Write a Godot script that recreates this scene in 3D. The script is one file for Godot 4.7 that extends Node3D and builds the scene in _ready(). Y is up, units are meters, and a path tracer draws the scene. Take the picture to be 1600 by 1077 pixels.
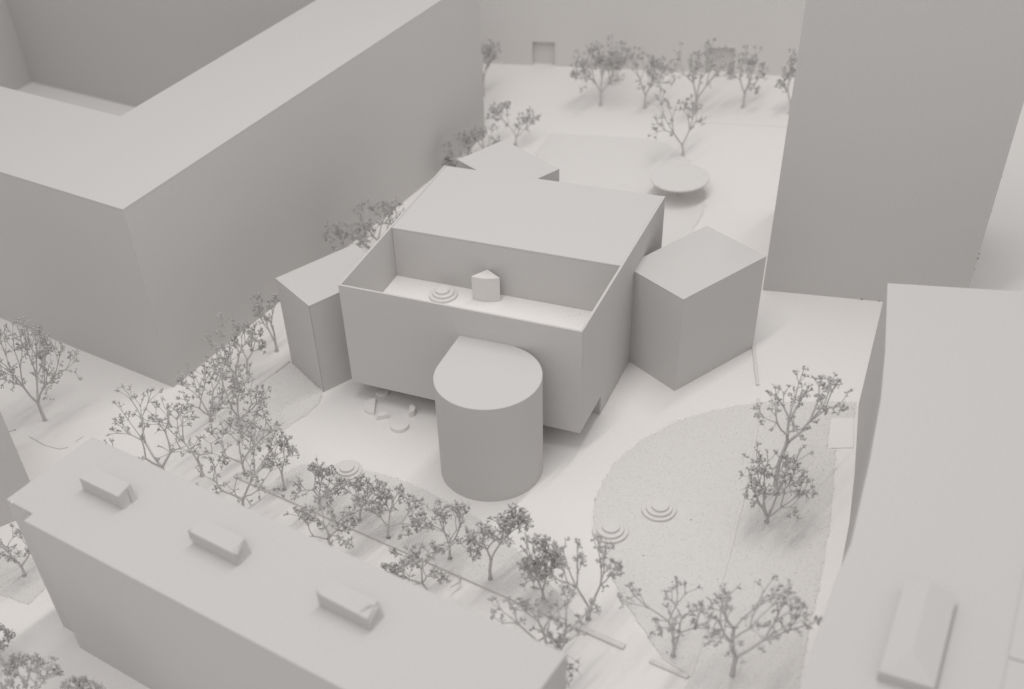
extends Node3D
# A white card architectural model on a table: a pinwheel hall with prisms, courtyard block, slab blocks, dried twig trees.
var rng := RandomNumberGenerator.new()
var used := {}
var M := {}

# ---------------------------------------------------------------- naming helpers
func numbered(called: String) -> String:
	if not used.has(called):
		used[called] = 0
		return called
	used[called] += 1
	return "%s_%03d" % [called, used[called]]

func tag(o: Node, label: String, category := "", group := "", kind := "") -> void:
	if label != "": o.set_meta("label", label)
	if category != "": o.set_meta("category", category)
	if group != "": o.set_meta("group", group)
	if kind != "": o.set_meta("kind", kind)

func thing(called: String, label: String, category: String, at: Vector3, turn := 0.0, group := "") -> Node3D:
	var o := Node3D.new()
	o.name = numbered(called)
	add_child(o, true)
	o.position = at
	o.rotation.y = turn
	tag(o, label, category, group)
	return o

func part(called: String, mesh: Mesh, mat: Material, parent: Node) -> MeshInstance3D:
	var o := MeshInstance3D.new()
	o.name = called
	o.mesh = mesh
	o.material_override = mat
	o.cast_shadow = GeometryInstance3D.SHADOW_CASTING_SETTING_ON
	parent.add_child(o, true)
	return o

func struct(called: String, mesh: Mesh, mat: Material, label := "") -> MeshInstance3D:
	var o := part(numbered(called), mesh, mat, self)
	tag(o, label, "", "", "structure")
	return o

# ---------------------------------------------------------------- mesh helpers
class Soup:
	var v := PackedVector3Array()
	var n := PackedVector3Array()
	var ix := PackedInt32Array()
	func tri(a: Vector3, b: Vector3, c: Vector3, outward: Vector3) -> void:
		var nn := (c - a).cross(b - a)
		if nn.length_squared() < 1e-20: return
		nn = nn.normalized()
		if nn.dot(outward) < 0.0:
			var t := b
			b = c
			c = t
			nn = -nn
		var k := v.size()
		v.append(a); v.append(b); v.append(c)
		n.append(nn); n.append(nn); n.append(nn)
		ix.append(k); ix.append(k + 1); ix.append(k + 2)
	func quad(a: Vector3, b: Vector3, c: Vector3, d: Vector3, outward: Vector3) -> void:
		tri(a, b, c, outward)
		tri(a, c, d, outward)
	func tri_n(a: Vector3, b: Vector3, c: Vector3, na: Vector3, nb: Vector3, nc: Vector3) -> void:
		var k := v.size()
		v.append(a)
		if (c - a).cross(b - a).dot(na + nb + nc) >= 0.0:
			v.append(b); v.append(c)
			n.append(na); n.append(nb); n.append(nc)
		else:
			v.append(c); v.append(b)
			n.append(na); n.append(nc); n.append(nb)
		ix.append(k); ix.append(k + 1); ix.append(k + 2)
	func mesh() -> ArrayMesh:
		var arr := []
		arr.resize(Mesh.ARRAY_MAX)
		arr[Mesh.ARRAY_VERTEX] = v
		arr[Mesh.ARRAY_NORMAL] = n
		arr[Mesh.ARRAY_INDEX] = ix
		var m := ArrayMesh.new()
		m.add_surface_from_arrays(Mesh.PRIMITIVE_TRIANGLES, arr)
		return m
	# a six-sided solid whose edges are chamfered by c
	func box(lo: Vector3, hi: Vector3, c: float) -> void:
		var mid := (lo + hi) * 0.5
		var half := (hi - lo) * 0.5
		var at := func(s: Vector3, axis: int) -> Vector3:
			var p := Vector3.ZERO
			for k in 3:
				p[k] = s[k] * (half[k] if k == axis else half[k] - c)
			return mid + p
		for axis in 3:
			var b := (axis + 1) % 3
			var d := (axis + 2) % 3
			for sg in [-1.0, 1.0]:
				var q := []
				for w in [[-1.0, -1.0], [1.0, -1.0], [1.0, 1.0], [-1.0, 1.0]]:
					var s := Vector3.ZERO
					s[axis] = sg
					s[b] = w[0]
					s[d] = w[1]
					q.append(at.call(s, axis))
				var o := Vector3.ZERO
				o[axis] = sg
				quad(q[0], q[1], q[2], q[3], o)
			for sb in [-1.0, 1.0]:
				for sd in [-1.0, 1.0]:
					var s0 := Vector3.ZERO
					s0[axis] = -1.0
					s0[b] = sb
					s0[d] = sd
					var s1 := s0
					s1[axis] = 1.0
					var o := Vector3.ZERO
					o[b] = sb
					o[d] = sd
					quad(at.call(s0, b), at.call(s1, b), at.call(s1, d), at.call(s0, d), o)
		for sx in [-1.0, 1.0]:
			for sy in [-1.0, 1.0]:
				for sz in [-1.0, 1.0]:
					var s := Vector3(sx, sy, sz)
					tri(at.call(s, 0), at.call(s, 1), at.call(s, 2), s)
	# upright prism over a plan outline; corners flatter than 25 degrees are shaded round; top edge chamfered by c
	func extrude(plan: PackedVector2Array, y0: float, y1: float, c: float, cap_bottom := true) -> void:
		var pl := plan.duplicate()
		if Geometry2D.is_polygon_clockwise(pl): pl.reverse()
		var m := pl.size()
		var fn := []
		for i in m:
			var e: Vector2 = pl[(i + 1) % m] - pl[i]
			fn.append(Vector2(e.y, -e.x).normalized())
		var inner := PackedVector2Array()
		for i in m:
			var a: Vector2 = fn[(i + m - 1) % m]
			var b: Vector2 = fn[i]
			var s := a + b
			inner.append(pl[i] - s * (c / maxf(0.2, 1.0 + a.dot(b))))
		var probe: Vector2 = pl[0] + fn[0] * 1e-5 + (pl[1] - pl[0]) * 0.5
		var sgn := -1.0 if Geometry2D.is_point_in_polygon(probe, pl) else 1.0
		if sgn < 0.0:
			for i in m:
				inner[i] = pl[i] * 2.0 - inner[i]
		for i in m:
			var j := (i + 1) % m
			var na := Vector3(fn[i].x, 0, fn[i].y) * sgn
			var n0 := na
			var n1 := na
			var pf: Vector2 = fn[(i + m - 1) % m]
			var nf: Vector2 = fn[j]
			if pf.dot(fn[i]) > 0.9: n0 = Vector3(pf.x + fn[i].x, 0, pf.y + fn[i].y).normalized() * sgn
			if nf.dot(fn[i]) > 0.9: n1 = Vector3(nf.x + fn[i].x, 0, nf.y + fn[i].y).normalized() * sgn
			var a := Vector3(pl[i].x, y0, pl[i].y)
			var b := Vector3(pl[j].x, y0, pl[j].y)
			var a1 := Vector3(pl[i].x, y1 - c, pl[i].y)
			var b1 := Vector3(pl[j].x, y1 - c, pl[j].y)
			tri_n(a, b, b1, n0, n1, n1)
			tri_n(a, b1, a1, n0, n1, n0)
			if c > 0.0:
				var a2 := Vector3(inner[i].x, y1, inner[i].y)
				var b2 := Vector3(inner[j].x, y1, inner[j].y)
				var up := Vector3.UP
				tri_n(a1, b1, b2, (n0 + up).normalized(), (n1 + up).normalized(), (n1 + up).normalized())
				tri_n(a1, b2, a2, (n0 + up).normalized(), (n1 + up).normalized(), (n0 + up).normalized())
		var t := Geometry2D.triangulate_polygon(pl)
		for k in range(0, t.size(), 3):
			var q := []
			var w := []
			for r in 3:
				q.append(Vector3(inner[t[k + r]].x, y1, inner[t[k + r]].y))
				w.append(Vector3(pl[t[k + r]].x, y0, pl[t[k + r]].y))
			tri(q[0], q[1], q[2], Vector3.UP)
			if cap_bottom: tri(w[0], w[1], w[2], Vector3.DOWN)
	func tube(a: Vector3, b: Vector3, r0: float, r1: float, sides: int) -> void:
		var d := b - a
		if d.length() < 1e-6: return
		d = d.normalized()
		var x := d.cross(Vector3.UP if absf(d.y) < 0.9 else Vector3.RIGHT).normalized()
		var y := d.cross(x)
		var k := v.size()
		for i in sides:
			var w := TAU * i / sides
			var o := x * cos(w) + y * sin(w)
			v.append(a + o * r0); n.append(o)
			v.append(b + o * r1); n.append(o)
		for i in sides:
			var p := k + i * 2
			var q := k + ((i + 1) % sides) * 2
			ix.append(p); ix.append(p + 1); ix.append(q)
			ix.append(q); ix.append(p + 1); ix.append(q + 1)
	func blob(p: Vector3, r: float, turn: Basis, stretch: float) -> void:
		var k := v.size()
		var axes := [turn.x, -turn.x, turn.y * stretch, -turn.y * stretch, turn.z, -turn.z]
		for a in axes:
			v.append(p + a * r)
			n.append(a.normalized())
		for f in [[0, 2, 4], [0, 4, 3], [0, 3, 5], [0, 5, 2], [1, 4, 2], [1, 3, 4], [1, 5, 3], [1, 2, 5]]:
			ix.append(k + f[0]); ix.append(k + f[2]); ix.append(k + f[1])

func box_mesh(lo: Vector3, hi: Vector3, c := 0.0004) -> ArrayMesh:
	var s := Soup.new()
	s.box(lo, hi, c)
	return s.mesh()

func prism_mesh(plan: PackedVector2Array, y0: float, y1: float, c := 0.0004) -> ArrayMesh:
	var s := Soup.new()
	s.extrude(plan, y0, y1, c)
	return s.mesh()

# an upright sheet cut to an outline given in (run, height), standing along local x between z0 and z1
func sheet_mesh(outline: PackedVector2Array, z0: float, z1: float, turned := false) -> ArrayMesh:
	var s := Soup.new()
	var pl := outline.duplicate()
	if Geometry2D.is_polygon_clockwise(pl): pl.reverse()
	var put := func(p: Vector2, z: float) -> Vector3: return Vector3(z, p.y, -p.x) if turned else Vector3(p.x, p.y, z)
	var t := Geometry2D.triangulate_polygon(pl)
	for z in [z0, z1]:
		var out: Vector3 = put.call(Vector2.ZERO, z - (z0 + z1) * 0.5)
		for k in range(0, t.size(), 3):
			s.tri(put.call(pl[t[k]], z), put.call(pl[t[k + 1]], z), put.call(pl[t[k + 2]], z), out)
	var turn := 1.0
	var e0 := (pl[1] - pl[0])
	if Geometry2D.is_point_in_polygon(pl[0] + e0 * 0.5 + Vector2(e0.y, -e0.x).normalized() * 1e-5, pl): turn = -1.0
	for i in pl.size():
		var a := pl[i]
		var b := pl[(i + 1) % pl.size()]
		var o2 := Vector2(b.y - a.y, a.x - b.x) * turn
		s.quad(put.call(a, z0), put.call(b, z0), put.call(b, z1), put.call(a, z1), put.call(o2, 0.0))
	return s.mesh()

func arc(centre: Vector2, r: float, from: float, to: float, steps: int) -> PackedVector2Array:
	var o := PackedVector2Array()
	for i in steps + 1:
		var w := lerpf(from, to, float(i) / steps)
		o.append(centre + Vector2(cos(w), sin(w)) * r)
	return o

func rough(plan: PackedVector2Array, step: float, amp: float) -> PackedVector2Array:
	var o := PackedVector2Array()
	for i in plan.size():
		var a := plan[i]
		var b := plan[(i + 1) % plan.size()]
		var k := maxi(1, int(a.distance_to(b) / step))
		for j in k:
			o.append(a.lerp(b, float(j) / k) + Vector2(rng.randfn(), rng.randfn()) * amp)
	return o

# ---------------------------------------------------------------- materials
func grey(v: float) -> Color:
	return Color(v * 1.02, v, v * 0.985).linear_to_srgb()

func noise_tex(freq: float, lo: float, hi: float, seed_: int, size := 512, fractal := 4) -> NoiseTexture2D:
	var nz := FastNoiseLite.new()
	nz.seed = seed_
	nz.frequency = freq
	nz.fractal_octaves = fractal
	var t := NoiseTexture2D.new()
	t.width = size
	t.height = size
	t.seamless = true
	t.noise = nz
	var g := Gradient.new()
	g.set_color(0, Color(lo, lo, lo))
	g.set_color(1, Color(hi, hi, hi))
	t.color_ramp = g
	return t

func bump_tex(freq: float, strength: float, seed_: int, size := 512) -> NoiseTexture2D:
	var t := noise_tex(freq, 0.0, 1.0, seed_, size)
	t.color_ramp = null
	t.as_normal_map = true
	t.bump_strength = strength
	return t

func paper(v: float, seed_: int, lo: float, per_metre: float, freq: float, bump: float) -> StandardMaterial3D:
	var m := StandardMaterial3D.new()
	m.albedo_color = grey(v)
	m.albedo_texture = noise_tex(freq, lo, 1.0, seed_)
	m.roughness = 0.92
	m.metallic_specular = 0.25
	m.uv1_triplanar = true
	m.uv1_world_triplanar = true
	m.uv1_scale = Vector3.ONE * per_metre
	m.normal_enabled = true
	m.normal_texture = bump_tex(0.08, bump, seed_ + 7)
	m.normal_scale = 0.15 if per_metre < 3.0 else 0.5
	return m

func materials() -> void:
	M.card = paper(0.62, 3, 0.955, 2.6, 0.3, 1.0)
	M.block = paper(0.60, 13, 0.955, 2.2, 0.3, 1.0)
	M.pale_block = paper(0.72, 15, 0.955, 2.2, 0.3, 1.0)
	M.board = paper(0.84, 5, 0.965, 2.2, 0.3, 0.8)
	M.sand = paper(0.79, 9, 0.93, 7.0, 0.22, 5.0)
	M.pale_sand = paper(0.80, 10, 0.95, 7.0, 0.22, 2.0)
	M.disc = paper(0.73, 31, 0.98, 5.0, 0.05, 1.0)
	M.bar = paper(0.75, 17, 0.95, 5.0, 0.05, 1.0)
	M.twig = paper(0.82, 21, 0.75, 22.0, 0.06, 2.0)
	M.bud = paper(0.85, 23, 0.65, 30.0, 0.08, 2.0)
	M.speck = paper(0.12, 25, 0.8, 20.0, 0.1, 1.0)
	M.grain = paper(0.86, 27, 0.8, 20.0, 0.1, 1.0)
	M.grain.vertex_color_use_as_albedo = true
	M.glue = paper(0.34, 29, 0.8, 20.0, 0.1, 1.0)

# ---------------------------------------------------------------- dried twig trees
func spread(d: Vector3, tilt: float, az: float) -> Vector3:
	var x := d.cross(Vector3.UP if absf(d.y) < 0.95 else Vector3.RIGHT).normalized()
	var y := d.cross(x)
	return (d * cos(tilt) + (x * cos(az) + y * sin(az)) * sin(tilt)).normalized()

func grow(t: Dictionary, p: Vector3, d: Vector3, length: float, rad: float, lvl: int) -> void:
	var side := spread(d, PI / 2, rng.randf() * TAU)
	var q := p + d * length * 0.5 + side * length * rng.randf_range(0.0, 0.07)
	var d2 := (d + Vector3(rng.randfn(), rng.randfn() + 0.5, rng.randfn()) * 0.09).normalized()
	var e := q + d2 * length * 0.5
	t.segs.append([p, q, rad, rad * 0.88, lvl])
	t.segs.append([q, e, rad * 0.88, rad * 0.78, lvl])
	t.knobs.append([e, rad * (1.3 if lvl < 2 else 2.1), lvl])
	if lvl >= t.most:
		t.tips.append([e, d2])
		return
	var kids: int = t.stems if lvl == 0 else (3 if rng.randf() < t.full else 2)
	var az := rng.randf() * TAU
	for i in kids:
		var tilt: float = deg_to_rad((rng.randf_range(30.0, 56.0) if lvl == 0 else rng.randf_range(20.0, 44.0))) * (t.open if lvl == 0 else 1.0)
		var c := spread(d2, tilt, az + TAU * i / kids + rng.randf_range(-0.35, 0.35))
		c = (c + Vector3(0, 0.14, 0)).normalized()
		grow(t, e, c, length * rng.randf_range(0.55, 0.92) if lvl > 0 else t.limb * rng.randf_range(0.75, 1.1), rad * 0.67, lvl + 1)
	if lvl >= 1 and rng.randf() < 0.75:
		var c := spread(d2, deg_to_rad(rng.randf_range(50.0, 85.0)), rng.randf() * TAU)
		var f := e + c * length * rng.randf_range(0.16, 0.34)
		t.segs.append([e, f, rad * 0.5, rad * 0.4, t.most])
		t.tips.append([f, c])

func make_tree(label: String, at: Vector3, h: float, left: float, right: float, fork: float, stems: int, most: int, full: float, seed_: int, group := "dried twig trees of the model") -> void:
	rng.seed = seed_ * 7919 + 13
	var t := {"segs": [], "knobs": [], "tips": [], "stems": stems, "most": most, "full": full, "open": 0.95 if stems > 1 else 0.4, "limb": (1.0 - fork) * 0.42}
	grow(t, Vector3.ZERO, Vector3(rng.randfn() * 0.06, 1, rng.randfn() * 0.06).normalized(), fork, 0.0023 * clampf(h / 0.12, 0.75, 1.25), 0)
	var xs := []
	var ys := []
	var zs := []
	for w in t.tips:
		xs.append(w[0].x)
		ys.append(w[0].y)
		zs.append(w[0].z)
	xs.sort()
	ys.sort()
	zs.sort()
	var cut := int(xs.size() * 0.05)
	var lo := Vector3(xs[cut], 0, zs[cut])
	var hi := Vector3(xs[-1 - cut], ys[-1], zs[-1 - cut])
	var k := Vector3((left + right - 0.008) / (hi.x - lo.x), (h - 0.005) / hi.y, (left + right) * 0.72 / (hi.z - lo.z))
	var shift := (right - left) * 0.5 - k.x * (lo.x + hi.x) * 0.5
	var shift_z := -k.z * (lo.z + hi.z) * 0.5
	var put := func(p: Vector3) -> Vector3:
		var u := clampf(p.y / hi.y, 0.0, 1.0)
		u = u * u * (3.0 - 2.0 * u)
		var q := Vector3(p.x * k.x + shift * u, p.y * k.y, p.z * k.z + shift_z * u)
		var deep := q.z / (left + right)
		q.y *= 1.0 - 0.9 * deep * deep
		# stray tips are drawn in towards the outline of the crown
		if q.x > right: q.x = right + (q.x - right) * 0.25
		if q.x < -left: q.x = -left + (q.x + left) * 0.25
		if q.y > h: q.y = h + (q.y - h) * 0.25
		return q
	var trunk := Soup.new()
	var limbs := Soup.new()
	var crown := Soup.new()
	trunk.tube(Vector3(0, -0.001, 0), Vector3(0, 0.003, 0), 0.0042, 0.0026, 7)
	for s in t.segs:
		var so: Soup = trunk if s[4] == 0 else limbs
		so.tube(put.call(s[0]), put.call(s[1]), maxf(s[2], 0.00052), maxf(s[3], 0.00052), 7 if s[4] == 0 else 5)
	for b in t.knobs:
		var so: Soup = trunk if b[2] == 0 else limbs
		so.blob(put.call(b[0]), maxf(b[1], 0.0009), Basis.from_euler(Vector3(rng.randf(), rng.randf(), rng.randf()) * TAU), rng.randf_range(0.8, 1.3))
	for w in t.tips:
		var p: Vector3 = put.call(w[0])
		var many := rng.randi_range(4, 8) if most < 5 else rng.randi_range(3, 5)
		for i in many:
			var d: Vector3 = (w[1] * 0.7 + Vector3(rng.randfn(), rng.randfn() + 0.3, rng.randfn()) * 0.7).normalized()
			var e: Vector3 = p + d * rng.randf_range(0.0015, 0.0058)
			crown.tube(p, e, 0.00045, 0.0003, 3)
			if rng.randf() < 0.8:
				crown.blob(e, rng.randf_range(0.00095, 0.0019), Basis.from_euler(Vector3(rng.randf(), rng.randf(), rng.randf()) * TAU), rng.randf_range(0.7, 1.5))
			else:
				crown.tube(e, e + d * rng.randf_range(0.001, 0.004), 0.0003, 0.00012, 3)
	var o := thing("twig_tree", label, "tree", at, -0.098, group)
	part("trunk", trunk.mesh(), M.twig, o)
	part("branches", limbs.mesh(), M.twig, o)
	part("crown", crown.mesh(), M.bud, o)

# ---------------------------------------------------------------- model pieces
func rect(x0: float, x1: float, z0: float, z1: float) -> PackedVector2Array:
	return PackedVector2Array([Vector2(x0, z0), Vector2(x1, z0), Vector2(x1, z1), Vector2(x0, z1)])

# a closed card box over an outline: a wall sheet on every side, an open glue seam at each corner, a roof sheet on top
func wall_ring(o: Node3D, called: String, outline: PackedVector2Array, th: float, h: float, gap: float, mat: Material) -> void:
	var pl := outline.duplicate()
	if Geometry2D.is_polygon_clockwise(pl): pl.reverse()
	var m := pl.size()
	var inner: PackedVector2Array = Geometry2D.offset_polygon(pl, -th, Geometry2D.JOIN_MITER)[0]
	for i in m:
		var a := pl[i]
		var b := pl[(i + 1) % m]
		var ia := inner[0]
		var ib := inner[0]
		for p in inner:
			if p.distance_to(a) < ia.distance_to(a): ia = p
			if p.distance_to(b) < ib.distance_to(b): ib = p
		var e := (b - a).normalized() * gap
		part(called, prism_mesh(PackedVector2Array([a + e, b - e, ib - e, ia + e]), 0.0, h, 0.0), mat, o)

func card_prism(o: Node3D, outline: PackedVector2Array, h: float, gap: float, mat: Material) -> void:
	wall_ring(o, "wall", outline, 0.0025, h, gap, mat)
	part("roof", prism_mesh(outline, h + 0.0001, h + 0.0013, 0.0003), mat, o)

func stepped_disc(label: String, at: Vector3, r: float) -> void:
	var o := thing("stepped_disc", label, "stepped disc", at, 0.0, "round stepped seats of the model")
	for k in 3:
		var rr: float = r * [1.0, 0.76, 0.49][k]
		part("tier", prism_mesh(arc(Vector2(rng.randf_range(-1, 1), rng.randf_range(-1, 1)) * 0.0006 * k, rr, 0, TAU * 47.0 / 48.0, 47), 0.0033 * k, 0.0033 * (k + 1), 0.0003), M.disc, o)

func bar(label: String, a: Vector2, b: Vector2, w: float, h: float) -> void:
	var d := b - a
	var o := part(numbered("kerb_strip"), box_mesh(Vector3(0, 0, -w / 2), Vector3(d.length(), h, w / 2), 0.0003), M.bar, self)
	o.position = Vector3(a.x, 0.0, a.y)
	o.rotation.y = atan2(-d.y, d.x)
	tag(o, label, "kerb strip", "thin kerb strips on the model ground")

func half_disc(label: String, at: Vector3, r: float, from: float, h: float) -> void:
	var pl := arc(Vector2.ZERO, r, from, from + PI, 20)
	var o := part(numbered("half_disc_bench"), prism_mesh(pl, 0.0, h, 0.0003), M.board, self)
	o.position = at
	tag(o, label, "bench", "half-round benches in front of the hall")

func sand_patch(called: String, label: String, plan: PackedVector2Array, grains: int, mat: Material, h := 0.0011) -> void:
	var rp := rough(plan, 0.006, 0.0006)
	struct(called, prism_mesh(rp, -0.001, h, 0.0003), mat, label)
	var lo := plan[0]
	var hi := plan[0]
	for p in plan:
		lo = lo.min(p)
		hi = hi.max(p)
	var spots := []
	for i in grains * 6:
		if spots.size() >= grains: break
		var p := Vector2(rng.randf_range(lo.x, hi.x), rng.randf_range(lo.y, hi.y))
		if Geometry2D.is_point_in_polygon(p, plan): spots.append(p)
	for i in rp.size():
		for j in 3:
			spots.append(rp[i] + Vector2(rng.randfn(), rng.randfn()) * 0.0016)
	var mm := MultiMesh.new()
	mm.transform_format = MultiMesh.TRANSFORM_3D
	mm.use_colors = true
	var s := Soup.new()
	s.blob(Vector3.ZERO, 1.0, Basis.IDENTITY, 0.8)
	mm.mesh = s.mesh()
	mm.instance_count = spots.size()
	for i in spots.size():
		var r := rng.randf_range(0.00025, 0.0006)
		var b := Basis.from_euler(Vector3(rng.randf(), rng.randf(), rng.randf()) * TAU).scaled(Vector3.ONE * r)
		mm.set_instance_transform(i, Transform3D(b, Vector3(spots[i].x, h + r * 0.2, spots[i].y)))
		var g := rng.randf_range(0.75, 1.0)
		mm.set_instance_color(i, Color(g, g, g))
	var mi := MultiMeshInstance3D.new()
	mi.name = numbered("sand_grains")
	mi.multimesh = mm
	mi.material_override = M.grain
	add_child(mi, true)
	tag(mi, "loose pale sand grains on the %s" % label.trim_prefix("a "), "sand", "", "stuff")

func v2(list: Array) -> PackedVector2Array:
	var o := PackedVector2Array()
	for k in range(0, list.size(), 2): o.append(Vector2(list[k], list[k + 1]))
	return o

func to_local_plan(world: PackedVector2Array, origin: Vector2) -> PackedVector2Array:
	var o := PackedVector2Array()
	for p in world: o.append(p - origin)
	return o

func _ready() -> void:
	# ------------------------------------------------------------ camera, air, lamps
	var cam := Camera3D.new()
	cam.name = "camera"
	add_child(cam)
	var att := CameraAttributesPhysical.new()
	att.frustum_focal_length = 50.0
	att.exposure_aperture = 4.2
	att.frustum_focus_distance = 1.5
	cam.attributes = att
	cam.near = 0.05
	cam.far = 20.0
	cam.projection = Camera3D.PROJECTION_FRUSTUM
	cam.keep_aspect = Camera3D.KEEP_HEIGHT
	cam.size = 0.05 * 1077.0 / 1786.72
	cam.frustum_offset = Vector2((800.0 - 593.9) / 1786.72, (802.6 - 538.5) / 1786.72) * 0.05
	cam.transform = Transform3D(Basis(Vector3(0.98994, -0.10254, 0.09748), Vector3(0.14148, 0.71748, -0.68206), Vector3(0.0, 0.68899, 0.72477)).orthonormalized(), Vector3(0, 1, 0))
	cam.current = true
	var we := WorldEnvironment.new()
	we.name = "world_environment"
	var env := Environment.new()
	env.background_mode = Environment.BG_COLOR
	env.background_color = Color(0.93, 0.922, 0.917)
	env.background_energy_multiplier = 0.74
	env.tonemap_mode = Environment.TONE_MAPPER_LINEAR
	env.tonemap_exposure = 0.95
	env.sdfgi_enabled = true
	env.ssao_enabled = true
	env.ssil_enabled = true
	we.environment = env
	add_child(we)
	# the long ceiling tubes of the workshop, above the picture
	var along := Vector3(cos(deg_to_rad(42.0)), 0, -sin(deg_to_rad(42.0)))
	var across := Vector3(along.z, 0, -along.x)
	for r in [[-0.08, 1.95, 0.02, 1.6]]:
		var l := AreaLight3D.new()
		l.name = numbered("ceiling_tube")
		l.area_size = Vector2(2.0, 0.012)
		l.light_color = Color(1.0, 0.988, 0.978)
		l.light_energy = r[3]
		l.shadow_enabled = true
		l.position = Vector3(0.2, r[1], -1.25) + across * r[0] + along * r[2]
		l.rotation = Vector3(deg_to_rad(-90.0), deg_to_rad(42.0), 0)
		add_child(l)
	# the broad soft light from the viewer's left
	var fill := AreaLight3D.new()
	fill.name = "soft_panel"
	fill.area_size = Vector2(1.3, 0.9)
	fill.light_color = Color(1.0, 0.99, 0.985)
	fill.light_energy = 0.7
	fill.shadow_enabled = true
	fill.transform = Transform3D(Basis.looking_at(Vector3(0.2, 0.0, -1.5) - Vector3(-0.9, 2.6, 0.7), Vector3.UP), Vector3(-0.9, 2.6, 0.7))
	add_child(fill)
	materials()
	rng.seed = 4242

	# ------------------------------------------------------------ the base board
	struct("ground", box_mesh(Vector3(-2.2, -0.02, -3.6), Vector3(2.6, 0.0, 0.6), 0.0004), M.board, "smooth white base board of the model")
	sand_patch("sand_bed", "a sanded bed along the front kerb strip, below the round tower", v2([-0.096, -1.167, -0.07, -1.161, -0.037, -1.15, -0.004, -1.133, 0.028, -1.113, 0.059, -1.086, 0.09, -1.052, 0.112, -1.026, 0.13, -1.002, 0.15, -0.969, 0.169, -0.925, 0.189, -0.88, 0.206, -0.834, 0.215, -0.811, 0.169, -0.85, 0.111, -0.903, 0.043, -0.963, -0.03, -1.027, -0.108, -1.094, -0.142, -1.125, -0.125, -1.15]), 2500, M.sand)
	sand_patch("sand_bed", "a sanded bed at the foot of the left turned prism", v2([-0.1, -1.399, -0.056, -1.321, -0.064, -1.293, -0.084, -1.271, -0.12, -1.245, -0.142, -1.224, -0.169, -1.247, -0.199, -1.277, -0.21, -1.3, -0.193, -1.315, -0.148, -1.363]), 1500, M.sand)
	sand_patch("sand_bed", "a large half-moon sanded bed right of the round tower", v2([0.52, -1.159, 0.492, -1.16, 0.456, -1.157, 0.41, -1.147, 0.351, -1.118, 0.305, -1.079, 0.273, -1.031, 0.261, -1.001, 0.255, -0.965, 0.254, -0.903, 0.262, -0.852, 0.272, -0.806, 0.281, -0.762, 0.302, -0.735, 0.3535, -0.8235, 0.3905, -0.8865, 0.4425, -0.9865, 0.4965, -1.0985]), 3500, M.sand)
	sand_patch("sand_bed", "a sanded strip between the right kerb strip and the right block", v2([0.527, -1.159, 0.574, -1.15, 0.629, -1.137, 0.643, -1.132, 0.627, -1.101, 0.599, -1.108, 0.574, -1.054, 0.583, -1.049, 0.555, -0.986, 0.522, -0.913, 0.487, -0.847, 0.452, -0.785, 0.413, -0.712, 0.402, -0.688, 0.285, -0.702, 0.303, -0.7325, 0.3545, -0.8225, 0.3915, -0.8855, 0.4435, -0.9855, 0.4975, -1.0975]), 3500, M.sand)
	sand_patch("sand_bed", "a faint round-ended sanded bed behind the hall under the canopy disc", v2([0.417, -2.008, 0.494, -1.975, 0.579, -1.935, 0.607, -1.908, 0.625, -1.851, 0.631, -1.777, 0.617, -1.701, 0.597, -1.652, 0.569, -1.613, 0.53, -1.52, 0.47, -1.45, 0.36, -1.6, 0.377, -1.941]), 800, M.pale_sand)
	sand_patch("sand_bed", "a square-cornered sanded bed left of the front slab block", v2([-0.521, -1.108, -0.471, -1.083, -0.438, -1.051, -0.423, -1.004, -0.442, -0.979, -0.507, -1.022]), 500, M.sand)
	struct("paved_tile", prism_mesh(v2([0.6, -1.1085, 0.628, -1.1025, 0.605, -1.0475, 0.5745, -1.0535]), 0.0, 0.0014, 0.0003), M.board, "pale smooth tile beside the right block")
	struct("paper_sheet", prism_mesh(rough(v2([-0.569, -1.354, -0.508, -1.335, -0.495, -1.32, -0.483, -1.313, -0.47, -1.299, -0.457, -1.287, -0.435, -1.274, -0.422, -1.275, -0.413, -1.285, -0.403, -1.297, -0.392, -1.297, -0.364, -1.262, -0.375, -1.184, -0.566, -1.224]), 0.02, 0.0006), 0.0, 0.0009, 0.0), M.board, "thin torn sheet of card on the ground by the left block")
	var cracks := [[-0.483, -1.313, -0.457, -1.287], [-0.457, -1.287, -0.435, -1.274], [-0.435, -1.274, -0.423, -1.275], [-0.516, -1.331, -0.505, -1.334], [-0.413, -1.285, -0.403, -1.296]]
	for c in cracks:
		var d := Vector2(c[2] - c[0], c[3] - c[1])
		var ck := part(numbered("card_crack"), box_mesh(Vector3(0, 0.0003, -0.0004), Vector3(d.length(), 0.0011, 0.0004), 0.0001), M.glue, self)
		ck.position = Vector3(c[0], 0, c[1])
		ck.rotation.y = atan2(-d.y, d.x)
		tag(ck, "", "", "", "structure")
	var seam := part(numbered("board_joint"), box_mesh(Vector3(0, 0, -0.0016), Vector3(0.20, 0.0011, 0.0016), 0.0003), M.board, self)
	seam.position = Vector3(0.66, 0, -1.985)
	seam.rotation.y = deg_to_rad(-24.9)
	tag(seam, "", "", "", "structure")

	# ------------------------------------------------------------ courtyard block (left)
	var L := thing("courtyard_block", "large plain courtyard block with flat roof at the upper left", "building", Vector3(-0.2761, 0, -1.3826), deg_to_rad(48.81))
	var lx := 0.872
	var lz := 1.29
	var lh := 0.2924
	var w1 := 0.2022
	var w2 := 0.2078
	var rf := Soup.new()
	var oc := [Vector3(0, lh, 0), Vector3(lx, lh, 0), Vector3(lx, lh, -lz), Vector3(0, lh, -lz)]
	var icn := [Vector3(w1, lh, -w2), Vector3(0.687, lh, -w2), Vector3(0.687, lh, -1.086), Vector3(w1, lh, -1.086)]
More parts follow.
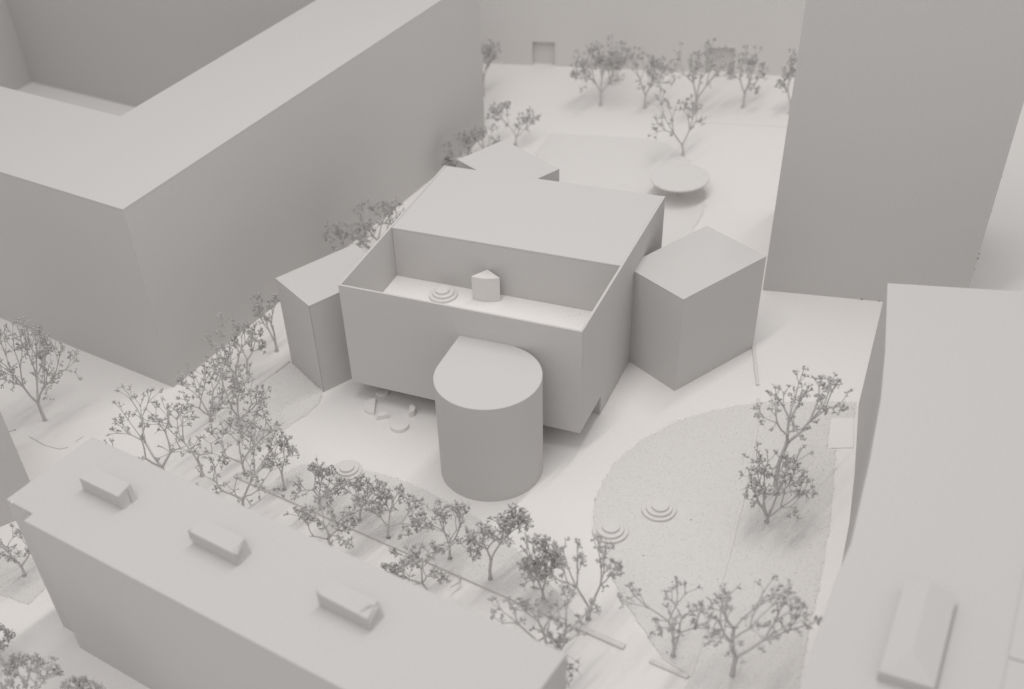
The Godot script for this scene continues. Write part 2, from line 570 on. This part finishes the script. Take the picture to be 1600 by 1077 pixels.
	for i in 4:
		var j := (i + 1) % 4
		rf.quad(oc[i], oc[j], icn[j], icn[i], Vector3.UP)
		var dn := Vector3(0, -0.003, 0)
		rf.quad(oc[i] + dn, oc[j] + dn, icn[j] + dn, icn[i] + dn, Vector3.DOWN)
		rf.quad(oc[i], oc[j], oc[j] + dn, oc[i] + dn, oc[i] + oc[j] - Vector3(lx, 2 * lh, -lz))
		rf.quad(icn[i], icn[j], icn[j] + dn, icn[i] + dn, Vector3(0.445, lh, -0.647) * 2.0 - icn[i] - icn[j])
	part("roof", rf.mesh(), M.block, L)
	var wt := lh - 0.0032
	wall_ring(L, "outer_wall", rect(0.0, lx, -lz, 0.0), 0.003, wt, 0.00004, M.block)
	wall_ring(L, "court_wall", rect(w1 - 0.003, 0.690, -1.089, -w2 + 0.003), 0.003, wt, 0.00004, M.block)

	# ------------------------------------------------------------ tall tower block (right, behind)
	var T := thing("tower_block", "tall plain tower block at the upper right, its roof above the picture", "building", Vector3(0.6155, 0, -1.4154), deg_to_rad(-24.91))
	wall_ring(T, "wall", rect(0.0, 0.274, -0.243, 0.0), 0.003, 0.62, 0.00004, M.block)
	part("roof", box_mesh(Vector3(0.0031, 0.616, -0.2399), Vector3(0.2709, 0.619, -0.0033), 0.0003), M.block, T)
	for gp in [[0.139, 0.001, 0.0016], [0.163, 0.0006, 0.0011], [0.169, 0.0007, 0.0012], [0.173, 0.0004, 0.001]]:
		var s := Soup.new()
		s.blob(Vector3(gp[0], gp[1], 0.0004), gp[2], Basis.from_euler(Vector3(0.4, gp[0] * 90.0, 0.2)), 0.6)
		part("glue_spot", s.mesh(), M.glue, T)
	for gp in [[0.090, 0.0016], [0.083, 0.0018], [0.066, 0.0012], [0.155, 0.0009], [0.205, 0.0009]]:
		var s := Soup.new()
		s.blob(Vector3(0.2742, gp[0], -0.0008), gp[1], Basis.from_euler(Vector3(0.4, gp[0] * 90.0, 0.2)), 1.4)
		part("glue_spot", s.mesh(), M.glue, T)

	# ------------------------------------------------------------ far block closing the back
	var F := thing("far_block", "long plain block across the back with two square niches at its foot", "building", Vector3(0, 0, -2.5342), deg_to_rad(-25.27))
	var fh := 0.34
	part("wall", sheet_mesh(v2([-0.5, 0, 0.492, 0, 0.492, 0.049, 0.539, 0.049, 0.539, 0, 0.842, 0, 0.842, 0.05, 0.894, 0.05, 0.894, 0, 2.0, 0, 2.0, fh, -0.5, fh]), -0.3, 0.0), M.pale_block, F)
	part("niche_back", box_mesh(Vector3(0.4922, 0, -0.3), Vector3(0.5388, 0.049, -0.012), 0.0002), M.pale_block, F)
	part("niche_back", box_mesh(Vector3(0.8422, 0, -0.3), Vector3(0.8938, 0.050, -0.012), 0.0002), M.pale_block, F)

	# ------------------------------------------------------------ block at the left edge
	var E := thing("edge_block", "dark-faced block corner cut off by the left edge of the picture", "building", Vector3(-0.445, 0, -1.151), deg_to_rad(22.0))
	part("wall", box_mesh(Vector3(-0.6, 0, -0.16), Vector3(0, 0.287, 0), 0.0004), M.block, E)
	part("roof", box_mesh(Vector3(-0.5995, 0.2872, -0.1595), Vector3(-0.0005, 0.2895, -0.0005), 0.0004), M.block, E)

	# ------------------------------------------------------------ front slab block (bottom left)
	var N := thing("front_slab_block", "long low slab block in the left foreground with three roof boxes", "building", Vector3(-0.3701, 0, -0.8977), deg_to_rad(-41.37))
	var nplan := PackedVector2Array([Vector2(0, 0), Vector2(0.5674, 0), Vector2(0.5674, -0.1335), Vector2(-0.0365, -0.1345), Vector2(-0.0432, -0.0128), Vector2(0.0, -0.0122)])
	part("walls", prism_mesh(nplan, 0.0, 0.2066, 0.0), M.block, N)
	part("roof", prism_mesh(nplan, 0.2068, 0.2093, 0.0005), M.block, N)
	var chip := Soup.new()
	chip.blob(Vector3(-0.0335, 0.2092, -0.0128), 0.0022, Basis.from_euler(Vector3(0.3, 0.9, 0.4)), 0.5)
	part("chipped_edge", chip.mesh(), M.board, N)
	var nw := ["left", "middle", "right"]
	for i in 3:
		var x0: float = [0.0225, 0.1825, 0.3440][i]
		var o := thing("roof_box", "card box on the front slab roof, %s of three%s" % [nw[i], ["", ", its right corner torn", ", its right end curled open"][i]], "roof box", N.position + Vector3(0, 0.2094, 0) + Basis(Vector3.UP, N.rotation.y) * Vector3(x0, 0, -0.0658), N.rotation.y, "card boxes on the front slab roof")
		var s := Soup.new()
		var bl := 0.0605
		var bw := 0.0205
		var bh := 0.0178
		var k: float = [0.004, 0.0045, 0.0055][i]
		var skew: float = [0.0, 0.0015, 0.0025][i]
		# lower corners, then upper corners; the right end leans inwards
		var b0 := [Vector3(0, 0, 0), Vector3(bl, 0, 0), Vector3(bl, 0, -bw), Vector3(0.001, 0, -bw)]
		var t0 := [Vector3(0, bh, 0), Vector3(bl - k * 0.4, bh - skew, 0), Vector3(bl - k, bh + 0.0006, -bw), Vector3(0.001, bh, -bw)]
		for q in 4:
			var w := (q + 1) % 4
			s.quad(b0[q], b0[w], t0[w], t0[q], b0[q] + b0[w] - Vector3(bl, 0, -bw))
		var midp: Vector3 = (t0[0] + t0[1] + t0[2] + t0[3]) * 0.25 + Vector3(0, -0.0003, 0)
		for q in 4: s.tri(t0[q], t0[(q + 1) % 4], midp, Vector3.UP)
		part("shell", s.mesh(), M.block, o)
		var fl := Soup.new()
		var fs := Soup.new()
		var c0: Vector3 = t0[1]
		var c1: Vector3 = t0[2]
		if i == 0:
			fl.tri(c1, Vector3(bl + 0.001, 0, -bw), Vector3(bl + 0.0012, 0.0002, -bw * 0.6), Vector3(1, 0.5, 0))
			fl.tri(c0.lerp(c1, 0.75), c1 + Vector3(0.0008, 0.0004, 0), Vector3(bl + 0.0012, 0.0002, -bw * 0.6), Vector3(1, 0.5, 0))
		elif i == 1:
			fl.tri(c0 + Vector3(-0.003, 0.0002, 0.0), c0.lerp(c1, 0.45) + Vector3(0.0005, 0.0022, 0), c0 + Vector3(0.0028, -0.0022, -0.002), Vector3(0.3, 1, 0.3))
			fl.tri(c0.lerp(c1, 0.45) + Vector3(0.0005, 0.0022, 0), c0.lerp(c1, 0.8) + Vector3(0.0018, -0.001, 0), c0 + Vector3(0.0028, -0.0022, -0.002), Vector3(1, 0.6, 0.1))
			fs.tri(t0[0] + Vector3(-0.0012, 0.0012, 0.0004), t0[0] + Vector3(0.0012, 0.0002, -0.003), Vector3(-0.0012, 0.003, 0.0006), Vector3(-1, 0.2, 0.2))
		else:
			fl.tri(c0 + Vector3(-0.012, 0.0, 0.0003), c0.lerp(c1, 0.55) + Vector3(-0.004, 0.003, 0), c0.lerp(c1, 0.9) + Vector3(0.003, -0.001, 0), Vector3(0.2, 1, 0.4))
			fl.tri(c0 + Vector3(-0.012, 0.0, 0.0003), c0.lerp(c1, 0.9) + Vector3(0.003, -0.001, 0), c0 + Vector3(0.0015, -0.006, 0.0004), Vector3(0.4, 0.4, 1))
			fs.tri(t0[0] + Vector3(-0.001, 0.0035, -0.001), t0[0] + Vector3(0.004, 0, 0.0002), Vector3(-0.0008, 0.004, -0.002), Vector3(-1, 0.2, 0.4))
		part("torn_flap", fl.mesh(), M.block, o)
		if i > 0: part("torn_flap", fs.mesh(), M.block, o)

	# ------------------------------------------------------------ bent block (right foreground)
	var ro := Vector2(0.645, -1.129)
	var B := thing("bent_block", "big block with a slightly bent side filling the lower right corner", "building", Vector3(ro.x, 0, ro.y))
	var rplan := to_local_plan(v2([0.645, -1.129, 0.588, -1.001, 0.55, -0.922, 0.5, -0.83, 0.438, -0.723, 0.413, -0.69, 0.331, -0.568, 0.26, -0.46, 0.9, -0.12, 1.45, -0.808]), ro)
	part("walls", prism_mesh(rplan, 0.0, 0.1847, 0.0), M.block, B)
	part("roof", prism_mesh(rplan, 0.1849, 0.1871, 0.0006), M.block, B)
	var ul := Vector3(0.556, 0, -0.831)
	var turn := atan2(0.831, 0.556)
	for i in 2:
		var o := part("roof_sheet", box_mesh(Vector3(0.0006 if i == 0 else -0.35, 0.1873, 0), Vector3(0.32 if i == 0 else -0.0006, 0.1888, 0.25), 0.0003), M.block, B)
		o.position = Vector3(0.511 - ro.x, 0, -0.568 - ro.y)
		o.rotation.y = turn
	var P := thing("roof_hut", "long blurred hip-roofed box on the roof of the lower right block", "roof box", Vector3(0.397, 0.1872, -0.566), turn)
	var hs := Soup.new()
	var hl := 0.111
	var hw := 0.0438
	var eh := 0.011
	var rh := 0.0195
	var eb := [Vector3(0, 0, 0), Vector3(hl, 0, 0), Vector3(hl, 0, hw), Vector3(0, 0, hw)]
	var up := Vector3(0, eh, 0)
	for q in 4:
		var w := (q + 1) % 4
		hs.quad(eb[q], eb[w], eb[w] + up, eb[q] + up, eb[q] + eb[w] - Vector3(hl, 0, hw))
	part("wall", hs.mesh(), M.block, P)
	var hr := Soup.new()
	var r0 := Vector3(0.026, rh, hw * 0.46)
	var r1 := Vector3(hl, rh, hw * 0.46)
	hr.quad(eb[0] + up, eb[1] + up, r1, r0, Vector3(0, 1, -0.3))
	hr.quad(eb[3] + up, eb[2] + up, r1, r0, Vector3(0, 1, 0.3))
	hr.tri(eb[0] + up, eb[3] + up, r0, Vector3(-0.3, 1, 0))
	hr.tri(eb[1] + up, eb[2] + up, r1, Vector3(1, 0, 0))
	part("roof", hr.mesh(), M.block, P)

	# ------------------------------------------------------------ the hall
	var ha := deg_to_rad(-32.38)
	var H := thing("hall", "square white hall with a sunken roof court and an overhanging front, in the centre", "building", Vector3(-0.0123, 0, -1.2927), ha)
	var W := 0.3339
	var D := 0.3365
	var ht := 0.1901
	var hb := 0.0316
	var ct := 0.1522
	var th := 0.003
	part("front_wall", box_mesh(Vector3(0, hb, -th), Vector3(W, ht, 0), 0.0003), M.card, H)
	for sx in [0.0, W - th]:
		part("side_wall", sheet_mesh(PackedVector2Array([Vector2(th + 0.0002, hb), Vector2(0.0824, hb), Vector2(0.0824, 0.0), Vector2(D, 0.0), Vector2(D, ht), Vector2(th + 0.0002, ht)]), sx, sx + th, true), M.card, H)
	part("back_wall", box_mesh(Vector3(th + 0.0002, 0, -D), Vector3(W - th - 0.0002, ht - 0.0032, -D + th), 0.0003), M.card, H)
	part("roof", box_mesh(Vector3(th + 0.0001, ht - 0.003, -D + 0.0002), Vector3(W - th - 0.0001, ht - 0.0003, -ct), 0.0003), M.card, H)
	part("court_wall", box_mesh(Vector3(th + 0.0002, 0.1126, -ct - th), Vector3(W - th - 0.0002, ht - 0.0031, -ct - 0.0002), 0.0002), M.card, H)
	part("court_floor", box_mesh(Vector3(th + 0.0002, 0.109, -ct - 0.002), Vector3(W - th - 0.0002, 0.1125, -th - 0.0002), 0.0002), M.board, H)
	part("soffit", box_mesh(Vector3(th + 0.0002, hb + 0.0004, -0.0824), Vector3(W - th - 0.0002, hb + 0.003, -th - 0.0002), 0.0002), M.card, H)
	part("base_wall", box_mesh(Vector3(th + 0.0002, 0, -0.0824 - th), Vector3(W - th - 0.0002, hb, -0.0826), 0.0002), M.card, H)
	# three turned prisms
	var R := thing("turned_prism", "square-cut prism turned against the right side of the hall", "building", Vector3(0.4231, 0, -1.2099), deg_to_rad(28.14), "prisms turned against the hall")
	card_prism(R, rect(0.0, 0.1494, -0.1078, 0.0), 0.1473, 0.00004, M.card)
	var Q := thing("turned_prism", "bluish-roofed prism turned against the left side of the hall", "building", Vector3(-0.0555, 0, -1.3193), deg_to_rad(27.79), "prisms turned against the hall")
	card_prism(Q, v2([0.0, 0.0, 0.1013, 0.0, 0.1319, -0.0175, 0.1319, -0.0922, 0.0, -0.0922]), 0.1462, 0.00035, M.card)
	var K := thing("turned_prism", "prism turned against the back of the hall, only its roof corners in view", "building", Vector3(0.252, 0, -1.4785), deg_to_rad(28.5), "prisms turned against the hall")
	card_prism(K, rect(0.0, 0.0872, -0.1292, 0.0), 0.1868, 0.00004, M.card)
	# round tower with one square corner
	var C := thing("round_tower", "round tower with one square corner standing against the hall front", "building", Vector3(0.1531, 0, -1.1096), ha)
	var r := 0.0663
	var tower := arc(Vector2.ZERO, r, -PI / 2, PI, 72)
	tower.append(Vector2(-r, -r + 0.0004))
	var sh := 0.1478
	part("wall", prism_mesh(tower, 0.0, sh, 0.0), M.card, C)
	part("roof", prism_mesh(tower, sh + 0.0001, 0.1491, 0.0004), M.card, C)
	# quarter-round block on the court floor
	var pie := PackedVector2Array([Vector2.ZERO])
	var pa := Vector2(-0.0242, 0.0112)
	var pr := Vector2(0.0122, 0.0248)
	var bulge := Vector2(-0.35, 0.94) * 0.0042
	for i in 21:
		var u := i / 20.0
		pie.append(pr.lerp(pa, u) + bulge * 4.0 * u * (1.0 - u))
	var pb := part(numbered("quarter_round_block"), prism_mesh(pie, 0.0, 0.037, 0.0003), M.disc, self)
	pb.position = Vector3(0.1922, 0.1127, -1.343)
	tag(pb, "small quarter-round block standing in the hall's sunken roof court", "roof block")

	# dust in the far right corner of the court floor
	var mm := MultiMesh.new()
	mm.transform_format = MultiMesh.TRANSFORM_3D
	var ds := Soup.new()
	ds.blob(Vector3.ZERO, 1.0, Basis.IDENTITY, 0.7)
	mm.mesh = ds.mesh()
	mm.instance_count = 70
	for i in 70:
		var u := W - 0.006 - absf(rng.randfn()) * 0.05
		var v := ct - 0.006 - absf(rng.randfn()) * 0.022
		var q := Vector3(u, 0.1127, -clampf(v, 0.08, ct - 0.004))
		mm.set_instance_transform(i, Transform3D(Basis.from_euler(Vector3(rng.randf(), rng.randf(), rng.randf()) * TAU).scaled(Vector3.ONE * rng.randf_range(0.0002, 0.00045)), H.position + Basis(Vector3.UP, ha) * q))
	var dust := MultiMeshInstance3D.new()
	dust.name = "dust_specks"
	dust.multimesh = mm
	dust.material_override = M.glue
	add_child(dust, true)
	tag(dust, "grey dust specks in the right corner of the hall's court floor", "dust", "", "stuff")

	# ------------------------------------------------------------ canopy disc, stepped discs, benches
	var cp := thing("canopy_disc", "thin round canopy disc floating on a short post behind the hall", "canopy", Vector3(0.5765, 0, -1.7215))
	part("disc", prism_mesh(arc(Vector2.ZERO, 0.048, 0, TAU * 63.0 / 64.0, 63), 0.0325, 0.0350, 0.0006), M.disc, cp)
	var ps := Soup.new()
	ps.tube(Vector3.ZERO, Vector3(0, 0.0325, 0), 0.002, 0.002, 10)
	part("post", ps.mesh(), M.board, cp)
	stepped_disc("three-step round seat at the left tip of the half-moon sand bed", Vector3(0.273, 0.0011, -0.962), 0.0213)
	stepped_disc("three-step round seat alone inside the half-moon sand bed, the right one of two", Vector3(0.339, 0.0011, -0.986), 0.0207)
	stepped_disc("three-step round seat behind the twig trees, left of the round tower", Vector3(-0.035, 0.0, -1.141), 0.0198)
	stepped_disc("three-step round seat up in the hall's sunken roof court", Vector3(0.130, 0.1127, -1.351), 0.0197)
	half_disc("half-round bench nearest the left prism, its straight side to the right", Vector3(0.0145, 0, -1.266), 0.0165, deg_to_rad(100.0), 0.006)
	half_disc("half-round bench with its straight side facing the viewer", Vector3(0.0225, 0, -1.2385), 0.0085, deg_to_rad(175.0), 0.0075)
	half_disc("half-round bench at the edge of the overhang shadow beside the tower", Vector3(0.0605, 0, -1.242), 0.0085, deg_to_rad(-75.0), 0.0105)
	half_disc("half-round bench nearest the viewer, its curved side towards the kerb", Vector3(0.0435, 0, -1.2165), 0.0128, deg_to_rad(8.0), 0.0062)
	half_disc("half-round bench hidden in the dark under the hall overhang", Vector3(0.028, 0, -1.298), 0.009, deg_to_rad(0.0), 0.004)

	# ------------------------------------------------------------ kerb strips
	bar("long thin kerb strip running along the back of the front slab block", Vector2(-0.185, -1.164), Vector2(0.245, -0.784), 0.0072, 0.0035)
	bar("short thin kerb strip at the bottom, continuing past the gap of the long one", Vector2(0.267, -0.761), Vector2(0.300, -0.7325), 0.005, 0.003)
	bar("short upright kerb strip leading from the right prism's corner", Vector2(0.556, -1.281), Vector2(0.533, -1.196), 0.0042, 0.003)
	var kl := [Vector2(0.5245, -1.168), Vector2(0.497, -1.098), Vector2(0.443, -0.986), Vector2(0.391, -0.886), Vector2(0.354, -0.823), Vector2(0.3025, -0.733)]
	var kp := PackedVector2Array()
	for p in kl: kp.append(p + Vector2(-0.0021, -0.0012))
	for i in 6: kp.append(kl[5 - i] + Vector2(0.0021, 0.0012))
	var kb := part(numbered("kerb_strip"), prism_mesh(kp, 0.0, 0.0019, 0.0004), M.bar, self)
	tag(kb, "long thin kerb strip along the straight side of the half-moon sand bed", "kerb strip", "thin kerb strips on the model ground")
	bar("thin kerb strip from the left prism towards the courtyard block corner", Vector2(-0.102, -1.405), Vector2(-0.195, -1.314), 0.0042, 0.003)
	bar("short cross kerb strip lying under the left twig trees", Vector2(-0.171, -1.279), Vector2(-0.137, -1.247), 0.0036, 0.003)
	bar("shortest kerb strip, by the left sand bed's lower corner", Vector2(-0.139, -1.2425), Vector2(-0.116, -1.2625), 0.0036, 0.003)
	var tw := Soup.new()
	tw.tube(Vector3(0, 0.004, 0), Vector3(-0.002, 0.010, 0.018), 0.0011, 0.0009, 5)
	tw.tube(Vector3(-0.002, 0.010, 0.018), Vector3(-0.014, 0.012, 0.026), 0.0009, 0.0006, 5)
	tw.blob(Vector3(-0.002, 0.010, 0.018), 0.0016, Basis.IDENTITY, 1.0)
	var twn := part(numbered("broken_twig"), tw.mesh(), M.twig, self)
	twn.position = Vector3(0.083, 0.0, -0.925)
	tag(twn, "bare bent twig leaning over the long kerb strip", "twig")
	for p in [[0.528, -1.031, "on the right sand strip beside the low twig tree"], [0.350, -0.798, "at the kerb strip above the bottom twig tree pair"], [0.288, -0.769, "beside the base of the left bottom twig tree"], [0.372, -0.962, "right of the stepped seat inside the half-moon"], [0.301, -0.915, "below the two stepped seats of the half-moon"], [0.322, -0.868, "in the middle of the half-moon's lower end"], [0.268, -1.02, "at the half-moon's left rim above the stepped seats"]]:
		var s := Soup.new()
		s.blob(Vector3(0, 0.0003, 0), 0.0009, Basis.from_euler(Vector3(p[0], p[1], 1.0) * 9.0), 1.0)
		var o := part(numbered("dark_crumb"), s.mesh(), M.speck, self)
		o.position = Vector3(p[0], 0.0012, p[1])
		tag(o, "tiny dark crumb %s" % p[2], "crumb", "dark crumbs on the sand")

	# ------------------------------------------------------------ twig trees: label, x, z, height, reach left, reach right, fork, stems, levels, fullness
	var trees := [
		["big full twig tree standing alone left, before the courtyard block's short wall", -0.464, -1.347, 0.179, 0.035, 0.076, 0.20, 3, 5, 0.55],
		["slim two-stemmed twig tree beside the left prism's outer corner", -0.120, -1.437, 0.123, 0.024, 0.019, 0.14, 2, 4, 0.42],
		["small flat-topped twig tree between the slim two-stemmed one and the wide one", -0.165, -1.391, 0.089, 0.012, 0.041, 0.30, 2, 4, 0.42],
		["twig tree before the courtyard block's long wall with one limb reaching left", -0.178, -1.350, 0.132, 0.036, 0.037, 0.25, 3, 4, 0.42],
		["twig tree at the courtyard block's bottom corner, forking right at the ground", -0.219, -1.290, 0.114, 0.032, 0.070, 0.10, 4, 4, 0.50],
		["dense twig tree on the sand bed left of the left prism", -0.175, -1.243, 0.128, 0.025, 0.057, 0.30, 3, 4, 0.60],
		["sparse twig tree before the short cross kerb strip, behind the wide low one", -0.171, -1.164, 0.104, 0.032, 0.058, 0.25, 3, 4, 0.39],
		["strong two-limbed twig tree behind the front slab roof's upper end", -0.230, -1.174, 0.117, 0.052, 0.045, 0.30, 2, 4, 0.45],
		["sparse twig tree with long zigzag limbs rising behind the front slab roof, leftmost there", -0.271, -1.146, 0.172, 0.073, 0.065, 0.30, 3, 4, 0.39],
		["wide low twig tree over the left end of the long kerb strip", -0.173, -1.093, 0.124, 0.043, 0.078, 0.20, 3, 4, 0.43],
		["small slim twig tree on its own at the left end of the kerb-side sand bed", -0.120, -1.121, 0.088, 0.013, 0.025, 0.35, 2, 4, 0.42],
		["little open-topped twig tree beside the left stepped seat", -0.076, -1.071, 0.088, 0.023, 0.039, 0.30, 3, 4, 0.35],
		["bushy twig tree half hidden by the front slab roof, below the left stepped seat", -0.067, -0.999, 0.095, 0.044, 0.041, 0.25, 4, 4, 0.60],
		["pale bushy twig tree right of the left stepped seat", -0.027, -1.043, 0.075, 0.019, 0.040, 0.35, 3, 4, 0.60],
		["twig tree with a long right arm, mid kerb row", 0.006, -1.005, 0.080, 0.032, 0.044, 0.30, 3, 4, 0.60],
		["dark-topped twig tree below the round tower's left side", 0.076, -0.955, 0.092, 0.041, 0.025, 0.25, 3, 4, 0.55],
		["blurred dark twig tree rising behind the front slab roof, below mid kerb strip", 0.044, -0.898, 0.078, 0.052, 0.020, 0.35, 4, 4, 0.52],
		["round-crowned twig tree with a clear trunk directly in front of the round tower", 0.118, -0.913, 0.114, 0.022, 0.049, 0.34, 2, 5, 0.60],
		["slim many-stemmed twig tree just right of the round-crowned one", 0.172, -0.870, 0.111, 0.026, 0.020, 0.15, 4, 4, 0.60],
		["open two-stemmed twig tree below the left-tip stepped seat", 0.216, -0.832, 0.126, 0.045, 0.035, 0.12, 2, 4, 0.43],
		["blurred sparse twig tree leaning over the front slab roof's right end", 0.156, -0.756, 0.146, 0.056, 0.049, 0.30, 4, 4, 0.47],
		["twig tree at the bottom with a spike-like top, left of the bottom pair", 0.293, -0.763, 0.127, 0.057, 0.033, 0.12, 2, 4, 0.52],
		["widest twig tree of the bottom pair, nearest the lower right block", 0.346, -0.727, 0.157, 0.039, 0.070, 0.22, 3, 4, 0.57],
		["low fan-shaped twig tree alone on the right sand strip", 0.457, -0.941, 0.119, 0.032, 0.041, 0.10, 4, 4, 0.50],
		["tall bare-stemmed twig tree rising behind the low one on the right sand strip", 0.488, -1.000, 0.175, 0.038, 0.058, 0.42, 3, 4, 0.65],
		["leaning twig tree on the square-cornered sand bed at the left edge", -0.453, -1.030, 0.111, 0.044, 0.027, 0.20, 3, 4, 0.42],
		["twig tree tip cut off by the left edge below the leaning one", -0.475, -0.890, 0.071, 0.012, 0.042, 0.20, 3, 4, 0.42],
		["twig tree in the bottom left corner with only its top in view", -0.417, -0.809, 0.104, 0.016, 0.051, 0.20, 4, 4, 0.47],
		["smallest twig tree top at the bottom edge beside the front slab's foot", -0.355, -0.783, 0.087, 0.004, 0.040, 0.20, 3, 4, 0.42],
		["tall straight-trunked twig tree at the back, leftmost of the row before the far block", 0.533, -2.097, 0.133, 0.056, 0.040, 0.26, 3, 5, 0.50],
		["small twig tree hidden behind the tall straight-trunked one at the back", 0.573, -2.186, 0.068, 0.024, 0.026, 0.40, 3, 4, 0.35],
		["v-shaped twig tree, second in the back row before the far block", 0.610, -2.060, 0.119, 0.039, 0.050, 0.25, 3, 4, 0.60],
		["largest twig tree of the back row, in front of the right niche", 0.689, -2.008, 0.143, 0.050, 0.057, 0.20, 3, 4, 0.60],
		["narrow twig tree of the back row, right of the right niche", 0.780, -2.006, 0.129, 0.035, 0.040, 0.24, 3, 4, 0.60],
		["twig tree at the back half hidden by the tower block's edge", 0.851, -1.955, 0.123, 0.026, 0.022, 0.20, 3, 4, 0.42],
		["forked twig tree standing behind the canopy disc", 0.623, -1.855, 0.125, 0.067, 0.026, 0.20, 2, 4, 0.60],
		["twig tree at the back half hidden by the courtyard block's far edge", 0.324, -2.212, 0.117, 0.024, 0.034, 0.30, 3, 4, 0.57],
		["v-shaped twig tree right behind the back prism's roof peak", 0.346, -1.985, 0.086, 0.045, 0.044, 0.20, 3, 4, 0.60],
		["twig tree behind the back prism's left roof edge, against the courtyard block", 0.241, -1.912, 0.078, 0.037, 0.026, 0.20, 3, 4, 0.57],
		["twig tree partly hidden by the back prism's peak, left of the v-shaped one", 0.283, -1.955, 0.072, 0.026, 0.026, 0.25, 3, 4, 0.42],
		["small twig tree top over the hall's back left roof corner", 0.213, -1.881, 0.064, 0.019, 0.012, 0.30, 3, 4, 0.35],
		["bushy twig tree between the courtyard block and the hall's left side", 0.063, -1.661, 0.103, 0.034, 0.047, 0.30, 4, 4, 0.60],
		["twig tree behind the left prism's roof, against the courtyard block", 0.006, -1.624, 0.100, 0.032, 0.036, 0.25, 3, 4, 0.57],
	]
	for i in trees.size():
		var t: Array = trees[i]
		make_tree(t[0], Vector3(t[1], 0.0, t[2]), t[3], t[4], t[5], t[6], t[7], t[8], t[9], i + 1)
